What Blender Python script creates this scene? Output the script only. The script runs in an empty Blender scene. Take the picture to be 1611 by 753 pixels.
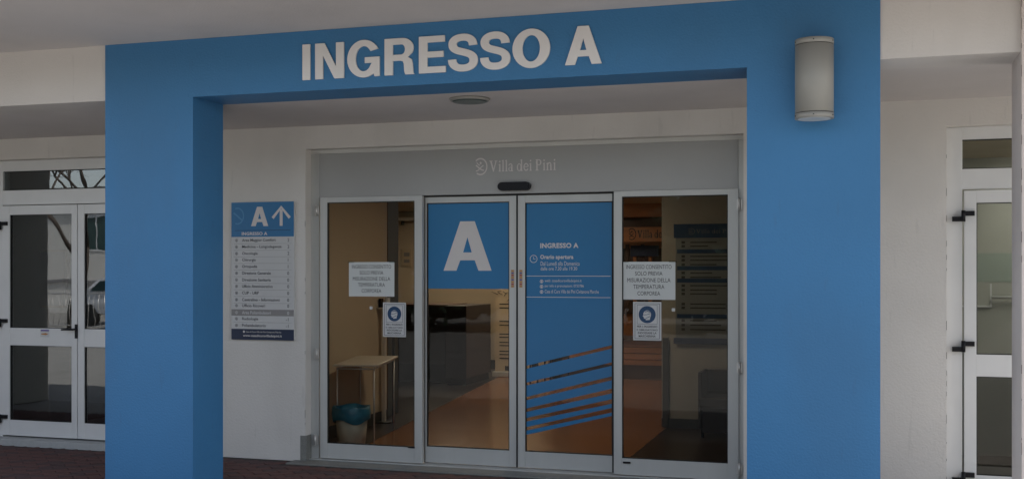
import bpy, bmesh, math, random
from mathutils import Vector, Matrix
random.seed(7)
R = math.radians
sc = bpy.context.scene
COL = sc.collection

# ------------------------------------------------------------------ camera, world, sun, exposure
F = 1750.0; YAW = R(17.3); CAMH = 1.63; HOR = 425.0; CX = 805.5
cd = bpy.data.cameras.new("camera"); cam = bpy.data.objects.new("camera", cd); COL.objects.link(cam)
cam.location = (0, 0, CAMH); cam.rotation_euler = (R(90), 0, YAW)
cd.sensor_width = 36; cd.lens = 36 * F / 1611; cd.shift_y = (HOR - 376.5) / 1611
cd.clip_start = 0.1; cd.clip_end = 2000
sc.camera = cam
SUN_EL, SUN_AZ = R(44), R(72)     # azimuth measured from +Y (behind the building) towards +X
w = bpy.data.worlds.new("World"); sc.world = w; w.use_nodes = True
nt = w.node_tree; nt.nodes.clear()
sky = nt.nodes.new("ShaderNodeTexSky"); sky.sky_type = 'NISHITA'; sky.sun_disc = False
sky.sun_elevation = SUN_EL; sky.sun_rotation = SUN_AZ
bg = nt.nodes.new("ShaderNodeBackground"); bg.inputs[1].default_value = 0.13
wo = nt.nodes.new("ShaderNodeOutputWorld")
hs_ = nt.nodes.new("ShaderNodeHueSaturation"); hs_.inputs["Saturation"].default_value = .5   # thin high haze
nt.links.new(sky.outputs[0], hs_.inputs["Color"]); nt.links.new(hs_.outputs[0], bg.inputs[0]); nt.links.new(bg.outputs[0], wo.inputs[0])
sd = bpy.data.lights.new("sun", 'SUN'); sd.energy = 4.0; sd.angle = R(0.5); sd.color = (1, .95, .88)
so = bpy.data.objects.new("sun", sd); COL.objects.link(so)
sv = Vector((math.sin(SUN_AZ) * math.cos(SUN_EL), math.cos(SUN_AZ) * math.cos(SUN_EL), math.sin(SUN_EL)))
so.rotation_euler = sv.to_track_quat('Z', 'Y').to_euler(); so.location = (0, 0, 30)
sc.view_settings.view_transform = 'Standard'; sc.view_settings.look = 'None'
sc.view_settings.exposure = 1.42; sc.view_settings.gamma = 1
sc.cycles.max_bounces = 10; sc.cycles.transparent_max_bounces = 16; sc.cycles.diffuse_bounces = 5
sc.cycles.caustics_reflective = False; sc.cycles.caustics_refractive = False
sc.cycles.sample_clamp_indirect = 6

# a photograph coordinate (u, v) on the wall plane at depth Y -> building coordinates
def PX(u, Y):
    return Y * math.tan(math.atan((u - CX) / F) - YAW)
def PZ(u, v, Y):
    d = Y * math.cos(YAW) - PX(u, Y) * math.sin(YAW)
    return CAMH + (HOR - v) * d / F
def GY(u, v, z=0.0):               # depth of the point of a level plane z seen at (u, v)
    d = (CAMH - z) * F / (v - HOR)
    return d / (math.cos(YAW) - math.tan(math.atan((u - CX) / F) - YAW) * math.sin(YAW))

# ------------------------------------------------------------------ materials
def N(m, t, **k):
    n = m.node_tree.nodes.new(t)
    for a, b in k.items(): setattr(n, a, b)
    return n
def mat(name, col, rough=.6, metal=0, var=.06, scale=3, bump=.0, bscale=60, spec=.5, emit=0, streak=0, wear=0):
    m = bpy.data.materials.new(name); m.use_nodes = True
    L = m.node_tree.links; b = m.node_tree.nodes["Principled BSDF"]
    b.inputs["Roughness"].default_value = rough; b.inputs["Metallic"].default_value = metal
    b.inputs["Specular IOR Level"].default_value = spec
    tc = N(m, "ShaderNodeTexCoord")
    mp = N(m, "ShaderNodeMapping"); L.new(tc.outputs["Object"], mp.inputs[0])
    if streak: mp.inputs["Scale"].default_value = (1, 1, streak)
    n = N(m, "ShaderNodeTexNoise"); n.inputs["Scale"].default_value = scale; n.inputs["Detail"].default_value = 6
    L.new(mp.outputs[0], n.inputs[0])
    r = N(m, "ShaderNodeValToRGB"); r.color_ramp.elements[0].position = .3; r.color_ramp.elements[1].position = .7
    r.color_ramp.elements[0].color = [c * (1 - var) for c in col] + [1]
    r.color_ramp.elements[1].color = [min(1, c * (1 + var)) for c in col] + [1]
    L.new(n.outputs[0], r.inputs[0]); out = r.outputs[0]
    if wear:      # handling marks, faint run marks and specks with outlines of their own
        for sc_, lo, hi, k, st in ((1.7, .50, .62, .10, (1, 1, .35)), (7, .66, .70, .14, (3, 3, .4)), (55, .72, .76, .30, (1, 1, 1))):
            m2 = N(m, "ShaderNodeMapping"); m2.inputs["Scale"].default_value = st; m2.inputs["Location"].default_value = (sc_, 3.1, 7.7)
            L.new(tc.outputs["Object"], m2.inputs[0])
            nn = N(m, "ShaderNodeTexNoise"); nn.inputs["Scale"].default_value = sc_; nn.inputs["Detail"].default_value = 5
            L.new(m2.outputs[0], nn.inputs[0])
            rr = N(m, "ShaderNodeMapRange"); rr.inputs[1].default_value = lo; rr.inputs[2].default_value = hi; rr.inputs[3].default_value = 0; rr.inputs[4].default_value = k * wear
            L.new(nn.outputs[0], rr.inputs[0])
            mx = N(m, "ShaderNodeMix", data_type='RGBA'); L.new(rr.outputs[0], mx.inputs[0]); L.new(out, mx.inputs[6]); mx.inputs[7].default_value = (.05, .048, .045, 1)
            out = mx.outputs[2]
    L.new(out, b.inputs["Base Color"])
    if bump:
        n2 = N(m, "ShaderNodeTexNoise"); n2.inputs["Scale"].default_value = bscale; n2.inputs["Detail"].default_value = 8
        L.new(tc.outputs["Object"], n2.inputs[0])
        bp = N(m, "ShaderNodeBump"); bp.inputs["Strength"].default_value = bump; bp.inputs["Distance"].default_value = .01
        L.new(n2.outputs[0], bp.inputs["Height"]); L.new(bp.outputs[0], b.inputs["Normal"])
    if emit:
        b.inputs["Emission Color"].default_value = (*col, 1); b.inputs["Emission Strength"].default_value = emit
    return m
def glass_mat(name, tint, refl):
    m = bpy.data.materials.new(name); m.use_nodes = True
    nt = m.node_tree; L = nt.links; nt.nodes.clear()
    o = N(m, "ShaderNodeOutputMaterial"); mx = N(m, "ShaderNodeMixShader")
    t = N(m, "ShaderNodeBsdfTransparent"); t.inputs[0].default_value = (*tint, 1)
    g = N(m, "ShaderNodeBsdfGlossy"); g.inputs["Roughness"].default_value = .004; g.inputs[0].default_value = (.95, .97, 1, 1)
    lw = N(m, "ShaderNodeLayerWeight"); lw.inputs[0].default_value = .5
    p = N(m, "ShaderNodeMath", operation='POWER'); p.inputs[1].default_value = 4
    a = N(m, "ShaderNodeMath", operation='MULTIPLY_ADD'); a.inputs[1].default_value = .9; a.inputs[2].default_value = refl
    a.use_clamp = True
    L.new(lw.outputs["Facing"], p.inputs[0]); L.new(p.outputs[0], a.inputs[0]); L.new(a.outputs[0], mx.inputs[0])
    # float glass is never quite flat: a very slight waviness
    tc = N(m, "ShaderNodeTexCoord"); nz = N(m, "ShaderNodeTexNoise"); nz.inputs["Scale"].default_value = 1.6
    bp = N(m, "ShaderNodeBump"); bp.inputs["Strength"].default_value = .05; bp.inputs["Distance"].default_value = .02
    L.new(tc.outputs["Object"], nz.inputs[0]); L.new(nz.outputs[0], bp.inputs["Height"]); L.new(bp.outputs[0], g.inputs["Normal"])
    L.new(t.outputs[0], mx.inputs[1]); L.new(g.outputs[0], mx.inputs[2]); L.new(mx.outputs[0], o.inputs[0])
    return m
M = {}
M['plaster'] = mat('plaster', (.68, .65, .615), .85, var=.05, scale=1.3, bump=.3, bscale=70, wear=.45)
M['beam'] = mat('shaded_beam_plaster', (.57, .535, .51), .88, var=.05, scale=1.1, bump=.3, bscale=70, wear=.45)  # same plaster as the walls, with shade put into the beam's colour
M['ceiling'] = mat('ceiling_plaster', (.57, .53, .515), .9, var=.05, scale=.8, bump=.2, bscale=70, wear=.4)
M['pinkplaster'] = mat('pink_plaster', (.62, .55, .51), .9, var=.07, scale=2, bump=.5, bscale=45)
M['blue'] = mat('blue_paint', (.034, .158, .335), .6, var=.05, scale=1.1, bump=.3, bscale=70, wear=.6)
M['film'] = mat('blue_film', (.012, .165, .375), .3, var=.03, scale=2)
M['whitevinyl'] = mat('white_vinyl', (.66, .62, .60), .5, var=.02)
M['letterwhite'] = mat('letter_white', (.68, .65, .64), .5, var=.02)
M['alu'] = mat('grey_aluminium', (.52, .52, .50), .45, .2, var=.04, scale=6, streak=.1)
M['alulight'] = mat('light_aluminium', (.60, .59, .56), .4, .1, var=.03, scale=6, streak=.1)
M['header'] = mat('header_panel', (.37, .365, .355), .4, .1, var=.03, scale=1.5)
M['whitealu'] = mat('white_lacquered_aluminium', (.69, .69, .685), .4, var=.03, scale=5)
M['gasket'] = mat('black_rubber', (.012, .012, .012), .7)
M['black'] = mat('black_plastic', (.006, .006, .009), .45, spec=.25)
M['steel'] = mat('brushed_steel', (.62, .60, .57), .4, .5, var=.05)
M['glass'] = glass_mat('door_glass', (.78, .79, .78), .012)
M['glassdark'] = glass_mat('tinted_glass', (.64, .66, .66), .09)
M['glassoff'] = glass_mat('dull_glass', (.85, .87, .85), .02)
M['paper'] = mat('paper', (.62, .64, .63), .7, var=.02)
M['ink'] = mat('black_ink', (.03, .03, .035), .7)
M['grey_ink'] = mat('grey_ink', (.13, .13, .14), .7)
M['navy'] = mat('navy_print', (.005, .016, .055), .5, var=.02)
M['signblue'] = mat('sign_blue', (.02, .16, .36), .5, var=.02)
M['signblue2'] = mat('sign_blue_pale', (.06, .24, .46), .5, var=.02)
M['signwhite'] = mat('sign_white', (.56, .56, .56), .5, var=.02)
M['signgrey'] = mat('sign_grey', (.25, .24, .24), .5, var=.02)
M['safety'] = mat('safety_blue', (.005, .045, .125), .5, var=.02)
M['paver'] = mat('red_clay_paver', (.105, .048, .043), .85, var=.3, scale=9, bump=.5, bscale=60)
M['paver2'] = mat('dark_clay_paver', (.075, .042, .042), .85, var=.3, scale=9, bump=.5, bscale=60)
M['joint'] = mat('joint_sand', (.05, .04, .038), .95, bump=.3, bscale=90)
M['granite'] = mat('grey_stone_sill', (.20, .20, .185), .5, var=.15, scale=70)
M['whitestone'] = mat('pale_sill', (.42, .43, .43), .5, var=.06, scale=30)
M['concrete'] = mat('pale_concrete_paving', (.30, .29, .27), .85, var=.12, scale=2, bump=.3, bscale=90)
M['asphalt'] = mat('asphalt', (.06, .06, .062), .9, var=.2, scale=8, bump=.5, bscale=120)
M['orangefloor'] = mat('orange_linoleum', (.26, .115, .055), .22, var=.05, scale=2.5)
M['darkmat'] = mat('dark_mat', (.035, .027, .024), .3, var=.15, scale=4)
M['inwall'] = mat('cream_inner_wall', (.50, .41, .30), .7, var=.04, scale=1.5)
M['inwall2'] = mat('pale_inner_wall', (.33, .31, .265), .7, var=.04, scale=1.5)
M['boardgrey'] = mat('blue_grey_board', (.19, .20, .195), .5, var=.03)
M['bandblue'] = mat('dull_blue_band', (.018, .05, .11), .5)
M['roomwall'] = mat('grey_green_room_wall', (.35, .35, .32), .7, var=.04)
M['roomgreen'] = mat('green_band', (.27, .31, .28), .7, var=.04)
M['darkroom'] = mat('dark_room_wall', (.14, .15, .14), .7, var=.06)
M['inceil'] = mat('inner_ceiling', (.5, .42, .33), .8)
M['wood'] = mat('orange_wood', (.36, .15, .06), .4, var=.15, scale=2, streak=9)  # orange wood, with the warm light of the hall put into its colour
M['darkwood'] = mat('dark_wood', (.07, .035, .025), .45, var=.2)
M['desk'] = mat('plum_desk_panel', (.036, .028, .030), .5, var=.05)
M['skirt'] = mat('dark_skirting', (.045, .045, .04), .5)
M['tabletop'] = mat('beige_table_top', (.60, .55, .47), .4)
M['bin'] = mat('ivory_bin', (.50, .47, .38), .4)
M['bag'] = mat('blue_bin_bag', (.03, .17, .26), .35, var=.2, scale=14, bump=.5, bscale=25)
M['bannerm'] = mat('beige_banner', (.50, .40, .28), .5, var=.03)
M['lens'] = mat('green_lens', (.035, .06, .055), .3)
M['lampmetal'] = mat('putty_metal', (.27, .262, .24), .5, .05, var=.06, scale=4, streak=.15)
M['groove'] = mat('dark_groove', (.03, .03, .03), .7)
M['lit'] = mat('lit_panel', (1, .82, .60), .5, emit=10)
M['litw'] = mat('lit_panel_white', (1, .96, .85), .5, emit=6)
M['amber'] = mat('amber_print', (.45, .20, .06), .5)
M['amberlight'] = mat('pale_brass', (.45, .36, .22), .45)
M['pinkprint'] = mat('red_print', (.35, .06, .07), .5)
M['purple'] = mat('violet_print', (.12, .08, .28), .5)
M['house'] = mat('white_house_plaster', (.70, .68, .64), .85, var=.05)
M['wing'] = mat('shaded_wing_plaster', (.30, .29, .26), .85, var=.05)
M['winglass'] = mat('window_glass', (.03, .07, .07), .08)
M['carpaint'] = mat('white_car_paint', (.65, .66, .68), .2)
M['tyre'] = mat('tyre', (.02, .02, .02), .8)
M['bark'] = mat('bark', (.07, .055, .045), .9, var=.3, scale=12)
M['leaf'] = mat('evergreen', (.03, .05, .025), .8, var=.4, scale=3)
M['green'] = mat('green_plastic', (.03, .14, .05), .5)
M['brown'] = mat('brown_fabric', (.03, .025, .024), .8)

# ------------------------------------------------------------------ building helpers
ORG = {}
def tag(o, label=None, cat=None, group=None, kind=None):
    if label: o['label'] = label
    if cat: o['category'] = cat
    if group: o['group'] = group
    if kind: o['kind'] = kind
    return o
def thing(name, label, cat, loc, group=None):
    o = bpy.data.objects.new(name, None); COL.objects.link(o); o.location = loc
    o.empty_display_size = .1
    ORG[o.name] = Vector(loc)
    return tag(o, label, cat, group)
def link(name, me, m, parent=None):
    o = bpy.data.objects.new(name, me); COL.objects.link(o)
    if m is not None:
        me.materials.clear()
        for mm in (m if isinstance(m, (list, tuple)) else [m]): me.materials.append(M[mm])
    org = ORG.get(parent.name, Vector()) if parent else Vector()
    if parent:
        o.parent = parent
        if org.length: me.transform(Matrix.Translation(-org))
    ORG[o.name] = org
    return o
def bx(bm, x0, x1, y0, y1, z0, z1, mi=0):
    vs = [bm.verts.new((x, y, z)) for x in (x0, x1) for y in (y0, y1) for z in (z0, z1)]
    for f in ((0, 1, 3, 2), (4, 6, 7, 5), (0, 4, 5, 1), (2, 3, 7, 6), (0, 2, 6, 4), (1, 5, 7, 3)):
        fc = bm.faces.new([vs[i] for i in f]); fc.material_index = mi
def cyl(bm, p0, p1, r0, r1=None, n=12, mi=0, smooth=True):
    r1 = r0 if r1 is None else r1
    p0, p1 = Vector(p0), Vector(p1); q = (p1 - p0).to_track_quat('Z', 'Y')
    a = []; b = []
    for i in range(n):
        t = 2 * math.pi * i / n; d = Vector((math.cos(t), math.sin(t), 0))
        a.append(bm.verts.new(p0 + q @ (d * r0))); b.append(bm.verts.new(p1 + q @ (d * r1)))
    for i in range(n):
        f = bm.faces.new((a[i], a[(i + 1) % n], b[(i + 1) % n], b[i])); f.smooth = smooth; f.material_index = mi
    f = bm.faces.new(a[::-1]); f.material_index = mi
    f = bm.faces.new(b); f.material_index = mi
def done(name, bm, m, parent=None, bevel=0):
    if bevel:
        bmesh.ops.bevel(bm, geom=[e for e in bm.edges], offset=bevel, segments=2, profile=.6, affect='EDGES', clamp_overlap=True)
    bmesh.ops.recalc_face_normals(bm, faces=bm.faces)
    me = bpy.data.meshes.new(name); bm.to_mesh(me); bm.free()
    return link(name, me, m, parent)
def box(name, m, parent, *c, bevel=0):
    bm = bmesh.new(); bx(bm, *c); return done(name, bm, m, parent, bevel)
def boxes(name, m, parent, lst, bevel=0):
    bm = bmesh.new()
    for c in lst: bx(bm, *c)
    return done(name, bm, m, parent, bevel)
def tube(name, m, parent, p0, p1, r0, r1=None, n=12):
    bm = bmesh.new(); cyl(bm, p0, p1, r0, r1, n); return done(name, bm, m, parent)
def merge_obj(name, polys_layers, m, parent, X, Z, Yf, sx, sz, ext=0.0):
    """closed outlines -> one mesh standing in the XZ plane, its front at Yf, facing -Y"""
    bm = bmesh.new()
    for li, polys in enumerate(polys_layers):
        c = bpy.data.curves.new('c', 'CURVE'); c.dimensions = '2D'; c.fill_mode = 'BOTH'; c.extrude = ext / 2
        for p in polys:
            s = c.splines.new('POLY'); s.points.add(len(p) - 1); s.use_cyclic_u = True
            for i, (x, y) in enumerate(p): s.points[i].co = (x, y, 0, 1)
        o = bpy.data.objects.new('c', c); COL.objects.link(o)
        me = bpy.data.meshes.new_from_object(o.evaluated_get(bpy.context.evaluated_depsgraph_get()))
        bpy.data.objects.remove(o); bpy.data.curves.remove(c)
        me.transform(Matrix(((sx, 0, 0, X), (0, 0, -1, Yf + ext / 2 - li * .0004), (0, sz, 0, Z), (0, 0, 0, 1))))
        bm.from_mesh(me); bpy.data.meshes.remove(me)
    me = bpy.data.meshes.new(name); bm.to_mesh(me); bm.free()
    return link(name, me, m, parent)
def text(body, m, parent, x0, x1, z0, z1, Y, bold=0.0, name='lettering', ext=0.0):
    """one line of print fitted to a rectangle; (x1 None keeps the natural width)"""
    c = bpy.data.curves.new('t', 'FONT'); c.body = body; c.offset = bold; c.extrude = ext; c.resolution_u = 3
    c.space_character = 1 + bold * 1.5
    o = bpy.data.objects.new('t', c); COL.objects.link(o)
    me = bpy.data.meshes.new_from_object(o.evaluated_get(bpy.context.evaluated_depsgraph_get()))
    bpy.data.objects.remove(o); bpy.data.curves.remove(c)
    xs = [v.co.x for v in me.vertices]; ys = [v.co.y for v in me.vertices]
    a, b = min(xs), max(xs); lo, hi = min(ys), max(ys)
    if not any(ch in 'gpqyj,;' for ch in body): pass
    sz = (z1 - z0) / (hi - lo); sx = sz if x1 is None else (x1 - x0) / (b - a)
    me.transform(Matrix(((sx, 0, 0, x0 - a * sx), (0, 0, -1, Y), (0, sz, 0, z0 - lo * sz), (0, 0, 0, 1))))
    return link(name, me, m, parent)

# --- hand drawn heavy grotesque capitals (cap height 1) and a small book serif
def arc(cx, cy, rx, ry, a0, a1, n=24):
    return [(cx + rx * math.cos(R(a0 + (a1 - a0) * i / n)), cy + ry * math.sin(R(a0 + (a1 - a0) * i / n))) for i in range(n + 1)]
def bez(p0, p1, p2, p3, n=12):
    o = []
    for i in range(n + 1):
        t = i / n; u = 1 - t
        o.append(tuple(u**3 * a + 3 * u * u * t * b + 3 * u * t * t * c + t**3 * d for a, b, c, d in zip(p0, p1, p2, p3)))
    return o
def ribbon(pts, wd):
    L_, R_ = [], []
    for i, p in enumerate(pts):
        a = pts[max(0, i - 1)]; b = pts[min(len(pts) - 1, i + 1)]
        d = (b[0] - a[0], b[1] - a[1]); l = math.hypot(*d) or 1
        n = (-d[1] / l, d[0] / l)
        L_.append((p[0] + n[0] * wd / 2, p[1] + n[1] * wd / 2)); R_.append((p[0] - n[0] * wd / 2, p[1] - n[1] * wd / 2))
    return L_ + R_[::-1]
sp = (bez((.565, .69), (.565, .84), (.47, .915), (.335, .915))[:-1] + bez((.335, .915), (.19, .915), (.105, .84), (.105, .735))[:-1]
      + bez((.105, .735), (.105, .585), (.22, .56), (.345, .515))[:-1] + bez((.345, .515), (.47, .47), (.58, .43), (.58, .28))[:-1]
      + bez((.58, .28), (.58, .15), (.48, .083), (.34, .083))[:-1] + bez((.34, .083), (.19, .083), (.095, .17), (.095, .325)))
GL = {
 'I': (.20, [[(0, 0), (.2, 0), (.2, 1), (0, 1)]]),
 'N': (.70, [[(0, 0), (.19, 0), (.19, .66), (.47, 0), (.70, 0), (.70, 1), (.51, 1), (.51, .34), (.23, 1), (0, 1)]]),
 'E': (.63, [[(0, 0), (.63, 0), (.63, .17), (.2, .17), (.2, .42), (.58, .42), (.58, .58), (.2, .58), (.2, .83), (.61, .83), (.61, 1), (0, 1)]]),
 'A': (.76, [[(0, 0), (.205, 0), (.265, .21), (.495, .21), (.555, 0), (.76, 0), (.495, 1), (.265, 1)], [(.312, .37), (.448, .37), (.38, .68)]]),
 'O': (.76, [arc(.38, .5, .38, .52, 0, 360, 48)[:-1], arc(.38, .5, .178, .35, 0, 360, 40)[:-1]]),
 'R': (.72, [[(0, 0), (.2, 0), (.2, .385), (.37, .385), (.44, .365), (.465, .29), (.475, .10), (.50, 0), (.72, 0), (.69, .04), (.675, .30), (.65, .41), (.56, .475)]
             + arc(.43, .725, .265, .275, -30, 90, 12) + [(0, 1)], [(.2, .55), (.40, .55)] + arc(.40, .69, .095, .14, -80, 80, 10) + [(.40, .83), (.2, .83)]]),
 'G': (.74, [arc(.375, .5, .375, .52, 30, 305, 36) + [(.60, .09), (.615, 0), (.735, 0), (.735, .535), (.40, .535), (.40, .375), (.56, .375)]
             + arc(.375, .5, .185, .35, -48, -325, 30)]),
 'S': (.68, [ribbon(sp, .185)]),
}
def glyph(ch, m, parent, x0, x1, z0, z1, Y, ext, name='letter'):
    wd, polys = GL[ch]
    return merge_obj(name, [polys], m, parent, x0, z0, Y, (x1 - x0) / wd, z1 - z0, ext)
def rect(a, b, c, d): return [(a, c), (b, c), (b, d), (a, d)]
def ring(cx, cy, rx, ry, tx, ty): return [arc(cx, cy, rx, ry, 0, 360, 24)[:-1], arc(cx, cy, rx - tx, ry - ty, 0, 360, 20)[:-1]]
def stem(x, h, wd=.13):
    return [[(x - .06, 0), (x + wd + .06, 0), (x + wd + .06, .05), (x + wd, .07), (x + wd, h), (x, h - .03), (x - .07, h - .07), (x - .07, h - .11), (x, h - .12), (x, .07), (x - .06, .05)]]
SERIF = {   # advance, layers of outlines
 'V': (.98, [[[(-.02, 1), (.36, 1), (.36, .95), (.26, .93), (.47, .28), (.66, .93), (.56, .95), (.56, 1), (.88, 1), (.88, .95), (.78, .92), (.48, 0), (.40, 0), (.08, .93), (-.02, .95)]]]),
 'i': (.36, [stem(.1, .7), [arc(.165, .9, .085, .085, 0, 360, 12)[:-1]]]),
 'l': (.36, [stem(.1, 1.05)]),
 'a': (.62, [stem(.36, .56, .12), ring(.23, .2, .2, .2, .10, .05), [ribbon(bez((.08, .52), (.14, .70), (.42, .72), (.44, .50)), .09)]]),
 'd': (.72, [stem(.46, 1.05, .13), ring(.27, .34, .25, .35, .11, .06)]),
 'e': (.62, [[ribbon(arc(.30, .35, .23, .30, 8, 330, 28), .11)], [rect(.12, .52, .35, .41)]]),
 'P': (.78, [[rect(.02, .36, 0, .06) , rect(.10, .25, .062, .94), rect(.02, .25, .942, 1)], ring(.36, .73, .30, .27, .14, .07)]),
 'n': (.76, [stem(.1, .68, .13), [ribbon(bez((.2, .52), (.3, .72), (.52, .72), (.53, .48)), .11)], stem(.47, .5, .13)]),
 ' ': (.32, []),
}
def villa(m, parent, x0, x1, z0, z1, Y, name='lettering', logo=True):
    """the clinic's emblem (open ring, small figure, crossing strokes) and its name in book serif"""
    h = z1 - z0; layers = [[], [], [], []]
    adv = 0; 
    if logo: adv = 1.75
    for ch in 'Villa dei Pini':
        a, ls = SERIF[ch]
        for i, polys in enumerate(ls):
            layers[i] += [[(x + adv, y) for x, y in p] for p in polys]
        adv += a
    if logo:
        layers[0] += [ribbon(arc(.75, .5, .72, .72, 135, -125, 40), .13)]
        layers[1] += [arc(.78, .82, .11, .11, 0, 360, 14)[:-1]]
        layers[2] += [ribbon(bez((.25, .62), (.5, .50), (.7, .2), (1.15, .15)), .12)]
        layers[3] += [ribbon(bez((.25, .1), (.6, .1), (.8, .5), (1.1, .6)), .10), ribbon(bez((.35, .9), (.4, .75), (.55, .65), (.7, .62)), .09)]
    return merge_obj(name, layers, m, parent, x0, z0, Y, (x1 - x0) / adv, h)

# ================================================================== THE SETTING
box('ground', 'asphalt', None, -120, 90, -120, 60, -.3, -.016)['kind'] = 'structure'
box('forecourt', 'concrete', None, -34, 30, -30, 30.0, -.0155, -.012)['kind'] = 'structure'
# clay paving with real pavers where the camera can tell them apart
PY0, PY1 = 6.7, 8.55
pav = box('pavement', 'joint', None, -12.0, .1, PY0, PY1, -.010, -.004); pav['kind'] = 'structure'
cands = []
bm_rest = bmesh.new()
pw, ph = .20, .10
ca, sa = math.cos(R(45)), math.sin(R(45))
def seen(x, y):
    d = y * math.cos(YAW) - x * math.sin(YAW); r = x * math.cos(YAW) + y * math.sin(YAW)
    if d < 1: return None
    u = CX + F * r / d; v = HOR + F * CAMH / d
    return u, v, d
for a in range(-70, 90):
    for b in range(-130, 130):
        # running bond laid at 45 degrees
        px = a * pw + (.5 * pw if b % 2 else 0); py = b * ph
        x = ca * px - sa * py - 4; y = sa * px + ca * py + 6
        if not (-9.6 < x < .4 and 6.6 < y < PY1 - .09): continue
        s = seen(x, y)
        if s is None or s[1] > 790: continue
        u, v, d = s
        vis = v < 760 and -20 < u < 1180 and not (158 < u < 352)
        if y > 8.30 and -4.62 < x < -.7: continue
        cands.append((0 if vis else 1, d, x, y))
cands.sort()
pm = None; npav = 0
for k, (h, d, x, y) in enumerate(cands):
    dz = random.uniform(-.0015, .0015); rz = R(45) + random.uniform(-.012, .012)
    if h == 0 and npav < 300:
        if pm is None:
            bm = bmesh.new(); bx(bm, -pw / 2 + .004, pw / 2 - .004, -ph / 2 + .004, ph / 2 - .004, -.006, .003)
            bmesh.ops.bevel(bm, geom=[e for e in bm.edges if e.verts[0].co.z > 0 and e.verts[1].co.z > 0], offset=.003, segments=1, affect='EDGES')
            pm = bpy.data.meshes.new('paver'); bm.to_mesh(pm); bm.free(); pm.materials.append(M['paver'])
            pm2 = pm.copy(); pm2.materials.clear(); pm2.materials.append(M['paver2'])
        o = bpy.data.objects.new('paver', pm if random.random() < .6 else pm2); COL.objects.link(o)
        o.parent = pav; o.location = (x, y, dz); o.rotation_euler = (0, 0, rz); npav += 1
    else:
        bt = bmesh.new(); bx(bt, -pw / 2 + .004, pw / 2 - .004, -ph / 2 + .004, ph / 2 - .004, -.006, .003)
        bmesh.ops.rotate(bt, verts=bt.verts, matrix=Matrix.Rotation(rz, 3, 'Z')); bmesh.ops.translate(bt, verts=bt.verts, vec=(x, y, dz))
        tmp = bpy.data.meshes.new('t'); bt.to_mesh(tmp); bt.free(); bm_rest.from_mesh(tmp); bpy.data.meshes.remove(tmp)
tag(done('pavers', bm_rest, 'paver', pav), kind='stuff')

# ------------------------------------------------------------------ the clinic building
WY, WB = 8.55, 8.90           # outer and inner face of the door wall
OT = 2.665                    # top of the openings
O1 = (-7.90, -5.95); O2 = (PX(490, 8.66), -.83); O3 = (PX(1489, 8.55), 2.6)
bld = thing('clinic_building', 'cream plastered clinic building with deep porch ceiling around the blue entrance portal', 'building', (-3, 8.6, 0))
TOPZ = 2.858
for q in [(-9.8, O1[0], WY, WB, 0, OT), (O1[1], O2[0], WY, WB, 0, OT), (O2[1], O3[0], WY, WB, 0, OT),
                               (O3[1], 2.8, WY, WB, 0, OT), (-9.8, 2.8, WY, WB, OT, TOPZ)]: box('wall', 'plaster', bld, *q)
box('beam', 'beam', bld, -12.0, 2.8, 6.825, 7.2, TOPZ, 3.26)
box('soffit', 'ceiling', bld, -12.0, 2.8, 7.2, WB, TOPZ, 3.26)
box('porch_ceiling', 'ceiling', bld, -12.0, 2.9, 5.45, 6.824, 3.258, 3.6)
boxes('upper_wall', 'plaster', bld, [(-12, 2.9, 6.0, 20.3, 3.6, 6.4)])
box('pillar', 'pinkplaster', bld, PX(1592, 7.2), PX(1592, 7.2) + .8, 6.79, 7.21, 0, 3.2575, bevel=.006)
# shaded return wing at the far left
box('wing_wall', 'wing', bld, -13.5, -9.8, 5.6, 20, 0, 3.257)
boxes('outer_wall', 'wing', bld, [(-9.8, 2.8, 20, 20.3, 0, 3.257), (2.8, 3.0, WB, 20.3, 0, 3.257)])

def chipped(x, y, z0, z1, face, seed):
    rnd = random.Random(seed); bm = bmesh.new(); z = z0
    while z < z1:
        l = rnd.uniform(.01, .07)
        if rnd.random() < .55: bx(bm, x - rnd.uniform(.0005, .0015), x + rnd.uniform(.0005, .001), y - .0015, y + .004, z, z + l)
        z += l + rnd.uniform(.01, .14)
    tag(done('chipped_edge', bm, 'groove', bld), kind='stuff')
chipped(O3[0] + .001, WY, .0, OT, 1, 1)
chipped(PX(1592, 7.2) + .001, 6.79 + .002, .1, 3.2, 1, 2)
chipped(O2[0] - .002, WY, .2, OT - .1, 1, 3)
# blue portal
portal = thing('entrance_portal', 'bright blue painted portal frame with white raised letters INGRESSO A', 'portal', (-2.5, 7, 0))
PF, PB = 6.815, 7.20
XL, XJ, XK, XR = PX(165.5, PF), PX(303.5, PF), PX(1175, PF), PX(1385, PF)
ZL = 2.85
box('pillar', 'blue', portal, XL, XJ, PF, PB + .004, 0, 3.257)
box('pillar', 'blue', portal, XK, XR, PF, PB + .004, 0, 3.257)
bm = bmesh.new(); bx(bm, XJ, XK, PF, PB + .004, ZL, 3.257)
done('lintel', bm, 'blue', portal)
wordpx = [('I', 477, 489), ('N', 497, 542), ('G', 547.5, 598.5), ('R', 606, 653), ('E', 660, 702), ('S', 705.5, 753), ('S', 756, 804), ('O', 807, 866), ('A', 889.5, 947)]
for ch, a, b in wordpx:
    glyph(ch, 'letterwhite', portal, PX(a, PF), PX(b, PF), 2.922, 3.163, PF - .012, .012)

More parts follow.
